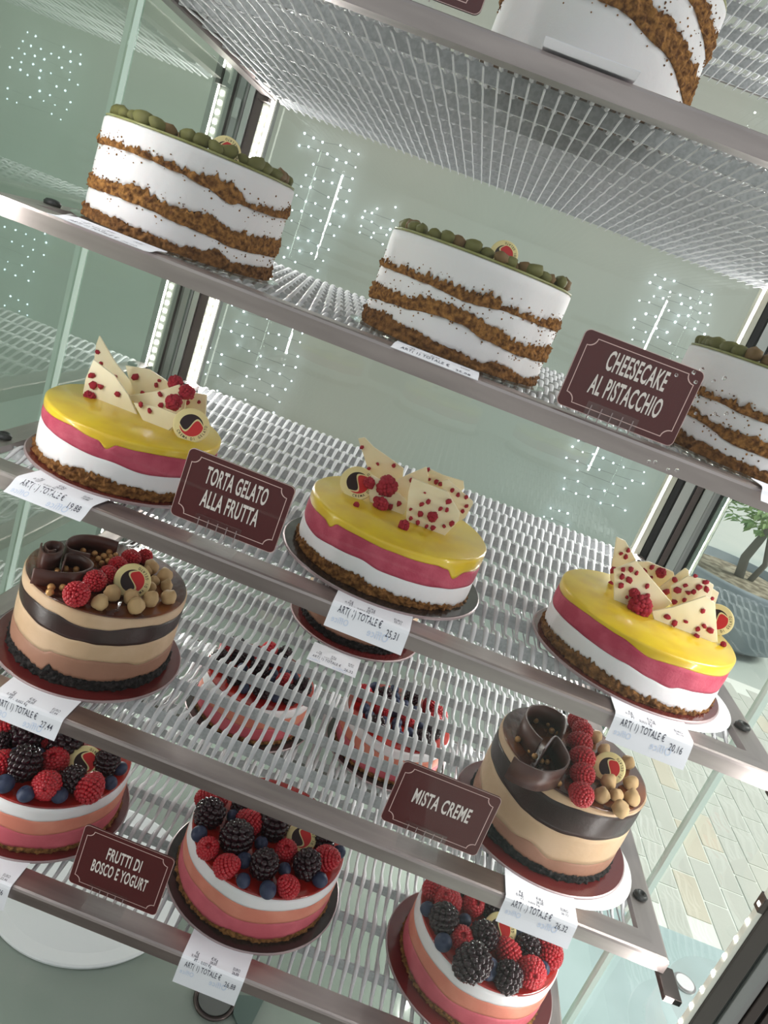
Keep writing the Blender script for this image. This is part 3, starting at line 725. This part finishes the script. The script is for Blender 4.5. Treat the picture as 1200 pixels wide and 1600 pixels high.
mista(D3, .1035, .115, [
    [(-1, .10), (-.5, .14), (0, .10), (.5, .09), (1, .1)],
    [(-1, .34), (-.6, .26), (-.2, .26), (0, .30), (.3, .22), (.6, .26), (1, .28)],
    [(-1, .66), (-.5, .62), (-.2, .58), (.1, .56), (.5, .60), (1, .64)],
    [(-1, .90), (-.5, .90), (0, .90), (.5, .94), (1, .95)]],
    'brown and beige striped cream cake with raspberries and hazelnuts, right end beside its maroon card', 7.7,
    [(.030, ZD_([(690, 180), (660, 150), (630, 95), (650, 55), (710, 55), (770, 90), (778, 130), (770, 160)])),
     (.030, ZD_([(585, 245), (620, 270), (700, 300), (770, 290), (792, 255), (775, 210), (740, 168), (700, 215)]))],
    ZD_([(820, 112, 36), (838, 145, 38), (830, 192, 42), (838, 248, 44), (838, 310, 44), (833, 385, 46)]),
    ZD_([(888, 170, 25), (920, 220, 24), (1010, 268, 27), (938, 340, 30), (912, 390, 32), (968, 390, 26), (983, 442, 34), (1020, 345, 29), (1027, 400, 31)]),
    pr3, (952, 1200, 22, 55), 75)
mista(D2, .1065, .108, [
    [(-1, .12), (1, .14)], [(-1, .36), (1, .38)], [(-1, .66), (1, .64)], [(-1, .86), (1, .86)]],
    'striped brown cream cake in the second row, hidden behind the shelf bar above', 5.9, [], [], [], [], None, 0)
board(D1, ZD, .127, board_m, 'maroon board under the left hand striped cream cake')
board(D2, ZD, .127, board_m, 'maroon board under the striped cake of the second row')
board(D3, ZD, .126, board_m, 'maroon board under the right hand striped cream cake')

# --- berry cakes
def frutti(c, r, h, label, seed, rasps, holes, blacks, blues, med, spin, fill=0, group='berry topped yogurt cakes'):
    base = (c[0], c[1], ZE+BT)
    t = thing('berry_cake', base, label, 'cake', group)
    cake_body(t, c, r, h, [('crumb_base', crumb_d, [(-1, .10), (-.3, .07), (0, .11), (.4, .08), (1, .12)], True, .002),
                           ('pink_layer', mousse_p, [(-1, .40), (-.5, .46), (0, .40), (.5, .46), (1, .42)], False, 0),
                           ('salmon_layer', mousse_s, [(-1, .70), (-.3, .74), (0, .72), (.5, .76), (1, .74)], False, 0), ('white_layer', cream, None, False, 0)], seed)
    obj('red_glaze', lathe([(r-.004, h-.001), (r-.0012, h+.0002), (r-.0016, h+.0016), (r-.004, h+.0022)], 96), glaze_r, t, True, off=(0, 0, 0))
    zt = ZE+BT+h+.002
    for p in rasps: on_top(t, base, 'raspberry', RASP, p[0], p[1], p[2]*1.10, zt, .72, (radians(rnd.uniform(-60, 60)), radians(rnd.uniform(100, 150)), rnd.uniform(0, 6)))
    for p in holes: on_top(t, base, 'raspberry', RASPH, p[0], p[1], p[2]*1.08, zt, .6, (radians(28), rnd.uniform(-.2, .2), 0))
    for p in blacks: on_top(t, base, 'blackberry', BLACK, p[0], p[1], p[2]*1.06, zt, .72)
    for p in blues: on_top(t, base, 'blueberry', BLUE, p[0], p[1], p[2]*1.08, zt, .8, (radians(rnd.uniform(5, 60)), rnd.uniform(-.5, .5), rnd.uniform(0, 6)))
    if fill:
        rr = random.Random(seed); pts = []
        for _ in range(400):
            a, q = rr.uniform(0, 2*pi), math.sqrt(rr.random())*(r-.022); p = (q*cos(a), q*sin(a)); s_ = rr.choice((.018, .016, .011))
            if all(math.hypot(p[0]-o[0], p[1]-o[1]) > (s_+o[2])*.86 for o in pts): pts.append((*p, s_))
            if len(pts) >= fill: break
        for x, y, s_ in pts:
            k = rr.random(); me, nm = (BLUE, 'blueberry') if s_ < .012 else ((BLACK, 'blackberry') if k < .5 else (RASP, 'raspberry'))
            place(nm, me, t, (x, y, h+.002+s_*.75), (rr.uniform(-1, 1), rr.uniform(-1, 1), rr.uniform(0, 6)), s_)
    if med: medallion(t, base, med[0], med[1], med[2], zt, tilt=med[3], spin=spin)
    return t
def ZB_(l): return zm(l, 0, 1080, 3.077)
def ZC_(l): return zm(l, 230, 1150, 3.077)
E1 = (.154, .158); E2 = (.498, .168); E3 = (.850, .160); E4 = (.366, .560); E5 = (.657, .605)
h_f = .078
frutti(E2, .1185, h_f, 'pink berry topped cake on a black board, middle of the lowest shelf', 1.3,
    ZC_([(385, 625, 54), (490, 412, 55), (675, 722, 50), (865, 588, 56), (285, 300, 45), (350, 300, 40)]), ZC_([(292, 540, 52), (668, 552, 52)]),
    ZC_([(297, 375, 64), (430, 495, 72), (562, 622, 64), (770, 622, 62), (610, 430, 66), (450, 345, 45), (520, 350, 50), (850, 500, 50)]),
    ZC_([(250, 470, 36), (465, 598, 36), (462, 695, 34), (580, 740, 40), (660, 640, 30), (830, 692, 36), (548, 515, 30), (922, 560, 32), (412, 385, 30)]), (471, 1309, 22, 35), 80)
frutti(E1, .114, h_f, 'pink berry topped cake at the left end of the lowest shelf', 2.9,
    ZB_([(225, 455, 66), (435, 462, 62), (15, 335, 52), (40, 185, 55), (235, 235, 48), (440, 285, 40)]), ZB_([(265, 335, 62)]),
    ZB_([(115, 352, 72), (345, 425, 58), (130, 205, 78), (310, 250, 70), (515, 345, 56), (0, 250, 45)]),
    ZB_([(22, 445, 44), (125, 495, 39), (285, 500, 38), (82, 308, 38), (190, 303, 30), (530, 440, 31), (578, 372, 32), (30, 125, 34)]), (133, 1191, 23, 35), 80)
frutti(E3, .1105, h_f, 'pink berry topped cake at the bottom edge of the photo, right of the middle', 4.4,
    ZD_([(335, 785, 48), (560, 975, 43), (650, 1055, 52), (698, 925, 50), (722, 985, 44), (455, 735, 40), (280, 735, 36)]), ZD_([(430, 800, 42), (388, 925, 42)]),
    ZD_([(320, 858, 50), (465, 920, 50), (425, 1020, 62), (560, 1075, 50), (635, 960, 44), (508, 822, 38), (600, 860, 42), (380, 735, 38)]),
    ZD_([(260, 818, 27), (318, 942, 31), (398, 860, 24), (488, 1040, 38), (592, 905, 25), (690, 1040, 26), (660, 880, 22)]), (781, 1453, 22, 45), 80)
frutti(E4, .112, h_f, 'left hand berry cake of the back row, seen through the wires', 5.2, [], [], [], [], None, 0, 30)
frutti(E5, .112, h_f, 'right hand berry cake of the back row, seen through the wires', 6.2, [], [], [], [], None, 0, 30)
board(E1, ZE, .129, board_m, 'maroon board under the left hand berry cake')
board(E2, ZE, .136, board_k, 'black board under the middle berry cake')
board(E3, ZE, .134, board_m, 'maroon board under the right hand berry cake')
board(E4, ZE, .132, board_k, 'black board under the left hand back row berry cake')
board(E5, ZE, .130, board_k, 'black board under the right hand back row berry cake')
for c, z, lab in ((C3, ZC, 'white paper disc sticking out under the board of the right hand yellow topped cake'), (D3, ZD, 'white paper disc sticking out under the board of the right hand striped cake')):
    o = obj('paper_disc', lathe([(.1135, 0), (.114, .0004), (.1135, .0008)], 64), whitep, off=(.862, .138, z+.0002)); tag(o, lab, 'paper disc')

# ---------------------------------------------------------------- things on the base tray
o = obj('round_tray', lathe([(.155, 0), (.176, .002), (.178, .008), (.174, .009), (.15, .005)], 80), whitep, off=(.226, .298, ZF+.0005))
tag(o, 'large round white tray lying on the base of the case', 'tray')
dr = thing('drain_plug', (.513, .172, ZF), 'round dark drain plug in the base under the middle berry cake', 'drain')
obj('ring', lathe([(.034, 0), (.036, .004), (.032, .008), (.029, .004)], 40), steel_dark, dr, True, off=(0, 0, 0))
obj('lid', cyl(bmesh.new(), (0, 0, 0), .028, .006, 40), alu_dull, dr, off=(0, 0, 0))
obj('flap', prism(bmesh.new(), [Vector(p) for p in ((.028, .020, .001), (.078, .036, .001), (.070, -.016, .001), (.054, -.032, .001), (.036, -.012, .001))], Vector((0, 0, .005))), profile_green, dr, off=(0, 0, 0))

# ---------------------------------------------------------------- cards
def card(x0, x1, zb, zt, y, lines, zs, label, clabel, cat_txt=.0215, tilt=4):
    wd, hh = x1-x0, zt-zb; c = ((x0+x1)/2, y, zb)
    t = thing('name_card', c, label, 'sign', 'maroon name cards'); T = Matrix.Rotation(radians(-tilt), 4, 'X')
    def fn(px, pz, d): return T @ Vector((px, -d, pz+hh/2))
    def rr(w_, h_, r, n=6, inv=False):
        P = []
        for cx, cz, a0 in ((w_-r, h_-r, 0), (-w_+r, h_-r, 90), (-w_+r, -h_+r, 180), (w_-r, -h_+r, 270)):
            for k in range(n+1): a = radians(a0+90*k/n); P.append((cx+r*cos(a), cz+r*sin(a)))
        return P
    def notch(w_, h_, r, n=6):
        P = []
        for sx, sz, a0 in ((1, 1, 270), (-1, 1, 0), (-1, -1, 90), (1, -1, 180)):
            for k in range(n+1): a = radians(a0-90*k/n); P.append((sx*w_+r*cos(a), sz*h_+r*sin(a)))
        return P
    bm = bmesh.new(); P = rr(wd/2, hh/2, .006); prism(bm, [fn(a, b, 0) for a, b in P], T.to_3x3() @ Vector((0, .0022, 0)))
    obj('panel', bm, card_m, t, off=(0, 0, 0))
    bm = bmesh.new()
    for (A, Bq) in ((notch(wd/2-.006, hh/2-.006, .0085), notch(wd/2-.0068, hh/2-.0068, .0085)), (rr(wd/2, hh/2, .006), rr(wd/2-.0005, hh/2-.0005, .0058))):
        n = len(A)
        for i in range(n):
            j = (i+1) % n; bm.faces.new([bm.verts.new(fn(a, b, .0004)) for a, b in (A[i], A[j], Bq[j], Bq[i])])
    obj('border_line', bm, card_l, t, off=(0, 0, 0))
    bm = bmesh.new(); n = len(lines); lh = cat_txt*1.22
    for i, (s_, wf) in enumerate(lines):
        zz = .0035+((n-1)/2-i)*lh
        add_text(bm, s_, lambda px, py: fn(px, py*1.5+zz, .0005), .52, .022, cat_txt*.84, 0, wf*wd)
    obj('lettering', bm, card_w, t, off=(0, 0, 0))
    k = thing('card_clip', (c[0]-.006, y, zs), clabel, 'card clip', 'clear clips of the name cards')
    bm = bmesh.new(); gap = zb-zs
    box(bm, (-.027, -.010, .0004), (.027, .016, .0016), .0004)
    box(bm, (-.027, .0042, .001), (.027, .0056, gap+.014), .0004)
    obj('base', bm, clear, k, off=(0, 0, 0))
    obj('front_lip', B((-.027, -.0035, .0016), (.027, -.0022, gap+.014), .0004), clear, k, off=(0, 0, 0))
    bm = bmesh.new()
    for i in range(5): box(bm, (-.0225+i*.011, -.0040, gap-.004), (-.0215+i*.011, -.0034, gap+.011))
    obj('slit', bm, board_e, k, off=(0, 0, 0))
    return t
card(.607, .731, ZB+.004, ZB+.082, .016, [('CHEESECAKE', .50), ('AL PISTACCHIO', .60)], ZB, 'maroon card lettered CHEESECAKE AL PISTACCHIO on the cheesecake shelf', 'clear plastic clip holding the CHEESECAKE AL PISTACCHIO card')
card(.265, .389, ZC+.021, ZC+.101, .014, [('TORTA GELATO', .58), ('ALLA FRUTTA', .54)], ZC, 'maroon card lettered TORTA GELATO ALLA FRUTTA', 'clear plastic clip holding the TORTA GELATO ALLA FRUTTA card')
card(.616, .741, ZD+.022, ZD+.108, .018, [('MISTA CREME', .58)], ZD, 'maroon card lettered MISTA CREME in front of the striped cake', 'clear plastic clip holding the MISTA CREME card')
card(.270, .396, ZE+.024, ZE+.118, .018, [('FRUTTI DI', .38), ('BOSCO E YOGURT', .62)], ZE, 'maroon card lettered FRUTTI DI BOSCO E YOGURT on the lowest shelf', 'clear plastic clip holding the FRUTTI DI BOSCO card', .0205)
pA = at(752, 0, y=.014)
card(.283, .407, ZA+.010, ZA+.088, .016, [('CHEESECAKE', .55)], ZA, 'red card cut off by the top edge of the photo', 'clear plastic clip under the card at the top edge')

# ---------------------------------------------------------------- receipts
def receipt(x0, x1, zs, path, total, unit, kg, per, label, yback=.05, text_shift=0, skew=0, back='Office'):
    "path: (y, z) points from the tucked end to the free end"
    P = [Vector((0, y, z)) for y, z in path]; Q = []
    for i in range(len(P)-1):
        p0, p1, p2, p3 = P[max(i-1, 0)], P[i], P[i+1], P[min(i+2, len(P)-1)]
        for k in range(5):
            t = k/5; Q.append(.5*((2*p1)+(-p0+p2)*t+(2*p0-5*p1+4*p2-p3)*t*t+(-p0+3*p1-3*p2+p3)*t**3))
    Q.append(P[-1]); cum = [0]
    for a, b in zip(Q, Q[1:]): cum.append(cum[-1]+(b-a).length)
    Lt = cum[-1]; wd = x1-x0
    def f(x, s, d=0):
        s = max(0, min(Lt, s)); i = 0
        while i < len(cum)-2 and cum[i+1] < s: i += 1
        t = (s-cum[i])/max(1e-9, cum[i+1]-cum[i]); p = Q[i].lerp(Q[i+1], t); dr_ = (Q[i+1]-Q[i]).normalized()
        nrm = Vector((0, dr_.z, -dr_.y))
        if nrm.z < 0 and abs(nrm.z) > abs(nrm.y): nrm = -nrm
        if nrm.y > 0 and abs(nrm.y) > abs(nrm.z): nrm = -nrm
        return Vector((x+skew*s, p.y, p.z))+nrm*d
    t = thing('price_receipt', ((x0+x1)/2, 0, zs), label, 'receipt', 'price receipts hanging over the shelf edges')
    bm = bmesh.new(); n = 24; g0 = []
    for i in range(n+1):
        s = Lt*i/n
        g0.append([bm.verts.new(f(-wd/2, s, .0)), bm.verts.new(f(wd/2, s, .0)), bm.verts.new(f(wd/2, s, .0006)), bm.verts.new(f(-wd/2, s, .0006))])
    for a, b in zip(g0, g0[1:]):
        for k in range(4): bm.faces.new((a[k], a[(k+1) % 4], b[(k+1) % 4], b[k]))
    bm.faces.new(g0[0]); bm.faces.new(g0[-1][::-1])
    obj('paper', bm, paper, t, off=(0, 0, 0))
    bm = bmesh.new(); e0 = Lt-text_shift
    def tx(s_, cx, s0, size, xs=.8, mi=0, mirror=False):
        add_text(bm, s_, lambda px, py: f(cx+(-px if mirror else px), s0-py*1.25, .0009), xs, .004, size, mi)
    tx('ART( 1) TOTALE €', -.011, e0-.0185, .0092, .62)
    tx(total, .029, e0-.0125, .0092, .70)
    tx('PT -  0,032 Kg', -.015, e0-.0272, .0034, 1.1); tx(kg, -.028, e0-.032, .0048, .8); tx(per, -.002, e0-.032, .0048, .8); tx(total, .030, e0-.030, .0048, .8)
    tx('Kg', -.026, e0-.038, .0052, .8); tx('€/Kg', -.002, e0-.038, .0052, .8); tx('EURO', .030, e0-.036, .0052, .7)
    if back: tx(back, .014, e0-.0065, .010, .9, 1, True); tx(back, -.03, e0-.0065, .008, .9, 1, True)
    obj('print', bm, [ink, ink_b], t, off=(0, 0, 0)); return t
def drop(y1, dz, y2=-.012, back=.050): return [(back, .0030), (.030, .0024), (.006, .0024), (-.003, .0012), (y1, -dz*.5), (y2, -dz)]
receipt(.470, .560, ZC, drop(-.010, .022, -.016), '25,31', '', '0,904', '28,00', 'price receipt 25,31 hanging below the middle yellow topped cake', text_shift=.004)
receipt(.102, .192, ZC, drop(-.010, .013, -.018), '19,88', '', '0,710', '28,00', 'price receipt 19,88 under the left hand yellow topped cake', skew=-.12)
receipt(.800, .890, ZC, drop(-.008, .028, -.012), '20,16', '', '0,720', '28,00', 'price receipt 20,16 hanging under the right hand yellow topped cake', text_shift=.006)
receipt(.126, .216, ZD, drop(-.008, .022, -.014), '27,44', '', '0,980', '28,00', 'price receipt 27,44 under the left hand striped cake')
receipt(.788, .880, ZD, drop(-.006, .030, -.010), '26,32', '', '0,940', '28,00', 'price receipt 26,32 hanging under the right hand striped cake', text_shift=.010)
receipt(.449, .537, ZE, drop(-.006, .038, -.008), '26,88', '', '0,960', '28,00', 'price receipt 26,88 hanging under the middle berry cake', text_shift=.014)
receipt(.118, .206, ZE, drop(-.006, .036, -.008), '22,46', '', '0,802', '28,00', 'price receipt 22,46 at the left edge under the left hand berry cake', text_shift=.014)
receipt(.082, .182, ZB, drop(-.012, -.001, -.026, .03), '24,60', '', '1,020', '24,00', 'white receipt curling off the shelf under the far left cheesecake', back='')
receipt(.436, .526, ZB, drop(-.010, .000, -.022, .03), '25,08', '', '1,045', '24,00', 'white receipt lying over the shelf edge under the middle cheesecake', back='')
receipt(.822, .912, ZB, drop(-.008, .010, -.014, .03), '24,96', '', '1,040', '24,00', 'white receipt under the right hand cheesecake at the right edge', back='')
receipt(.470, .556, ZA, drop(-.010, -.004, -.018, .03), '25,44', '', '1,060', '24,00', 'white receipt curling over the shelf edge at the top of the photo', back='')
t = receipt(.449, .535, ZD, [(.41, .0012), (.39, .0012), (.37, .0012), (.345, .0012)], '26,32', '', '0,940', '28,00', 'price receipt lying flat on the wires before the second row cake')

# ---------------------------------------------------------------- water drops on the front pane
DROP = blob(0, mat('water', (1, 1, 1, 1), .02, 0, trans=1, ior=1.33), 1, 0)
for i, (px, py, r_) in enumerate([(1097, 577, 3.6), (1084, 582, 3.3), (1057, 586, 3), (1087, 597, 3.2), (1115, 595, 3), (1132, 591, 3.6), (1135, 646, 3.6), (1117, 646, 3), (1087, 646, 2.6), (1014, 721, 3), (1024, 722, 3.2), (1044, 734, 3), (1058, 735, 3.4)]):
    p = at(px, py, y=-.0665); s_ = r_/FPX*(p-CAM).dot(Fw)
    o = bpy.data.objects.new('water_drop', DROP); COL.objects.link(o); o.location = W(p); o.scale = (s_, s_*.35, s_)
    tag(o, 'tiny water drop on the front glass near the CHEESECAKE AL PISTACCHIO card', 'water drop', 'water drops on the front glass')

# ---------------------------------------------------------------- glowing dots added to stand for reflections in the back glass
glint_m = mat('blue white bulb', (1, 1, 1, 1), .3, emit=(.72, .84, 1, 1), estr=5)
glint_me = mesh_of((lambda b: (bmesh.ops.create_icosphere(b, subdivisions=1, radius=1), b)[1])(bmesh.new()), glint_m)
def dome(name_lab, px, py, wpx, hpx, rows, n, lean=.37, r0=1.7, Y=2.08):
    c = at(px, py, y=Y); t = thing('reflection_cluster', (c.x, c.y, c.z), name_lab, 'added reflections', 'clusters of added dots standing for reflections in the back glass')
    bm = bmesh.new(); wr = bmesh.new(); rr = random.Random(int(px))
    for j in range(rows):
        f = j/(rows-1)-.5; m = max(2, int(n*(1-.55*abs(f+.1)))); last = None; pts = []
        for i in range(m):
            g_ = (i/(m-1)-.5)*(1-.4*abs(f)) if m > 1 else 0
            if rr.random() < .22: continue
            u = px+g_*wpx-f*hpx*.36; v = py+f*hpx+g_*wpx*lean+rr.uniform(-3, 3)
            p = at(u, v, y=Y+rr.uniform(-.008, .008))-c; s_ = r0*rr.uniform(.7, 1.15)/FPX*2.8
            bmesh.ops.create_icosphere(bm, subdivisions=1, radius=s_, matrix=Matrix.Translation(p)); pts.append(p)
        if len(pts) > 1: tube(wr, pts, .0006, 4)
    b = obj('glint', bm, glint_m, t, off=(0, 0, 0)); b['kind'] = 'stuff'; obj('glint_thread', wr, alu_dull, t, off=(0, 0, 0))
dome('dome of added blue white reflection dots right of the far left cheesecake', 482, 325, 105, 200, 12, 9)
dome('small faint group of added reflection dots left of the middle cheesecake', 590, 345, 45, 55, 6, 5, r0=1.7)
dome('group of added reflection dots behind the left fruit gelato cake and strip', 395, 560, 130, 160, 10, 9)
dome('dome of added reflection dots above the CHEESECAKE AL PISTACCHIO card', 1050, 495, 110, 100, 8, 9)
dome('group of added reflection dots under the CHEESECAKE AL PISTACCHIO card', 945, 735, 120, 90, 7, 9)
dome('few added reflection dots above the middle of the gelato shelf', 875, 815, 50, 30, 3, 6)

# ---------------------------------------------------------------- planter outside
pb = at(1108, 985, z=-ZG)
pl = thing('potted_tree', (pb.x, pb.y, -ZG), 'small tree in a large grey planter standing outside on the right', 'potted plant')
obj('pot', lathe([(.42, 0), (.60, .10), (.70, .52), (.76, .56), (.76, .64), (.68, .65), (.66, .58), (.02, .56)], 48), mat('grey pot', srgb(146, 156, 162), .6, 0, srgb(122, 134, 142), 3, .2, 20), pl, True, off=(0, 0, 0))
obj('soil', lathe([(.66, .56), (.5, .60), (.02, .61)], 40), mat('gravel soil', srgb(170, 160, 140), .9, 0, srgb(110, 98, 80), 14, .8, 20), pl, True, off=(0, 0, 0))
bm = bmesh.new(); tube(bm, [(0, 0, .58), (-.04, 0, .8), (.0, 0, 1.0), (.05, 0, 1.25)], [.05, .045, .04, .02]); tube(bm, [(.1, 0, .58), (.16, 0, .8), (.10, 0, .98), (.05, 0, 1.1)], [.03, .028, .025, .015])
obj('trunk', bm, mat('bark', srgb(120, 116, 110), .9), pl, True, off=(0, 0, 0))
bm = bmesh.new(); rr = random.Random(4)
for i in range(420):
    a = rr.uniform(0, 6.28); q = rr.uniform(.05, .50); c = Vector((q*cos(a), q*sin(a), 1.22+rr.uniform(-.16, .24)*(1-q*.8)))
    d = Vector((cos(a), sin(a), rr.uniform(-.9, .3))).normalized()*.11; s_ = d.cross(Vector((0, 0, 1))).normalized()*.028; up = Vector((0, 0, .012))
    vs = [bm.verts.new(p) for p in (c, c+d*.5+s_+up, c+d, c+d*.5-s_+up)]; bm.faces.new(vs)
lf = obj('leaves', bm, mat('leaf', srgb(110, 150, 92), .6, 0, srgb(150, 176, 110), 6), pl, off=(0, 0, 0)); lf['kind'] = 'stuff'
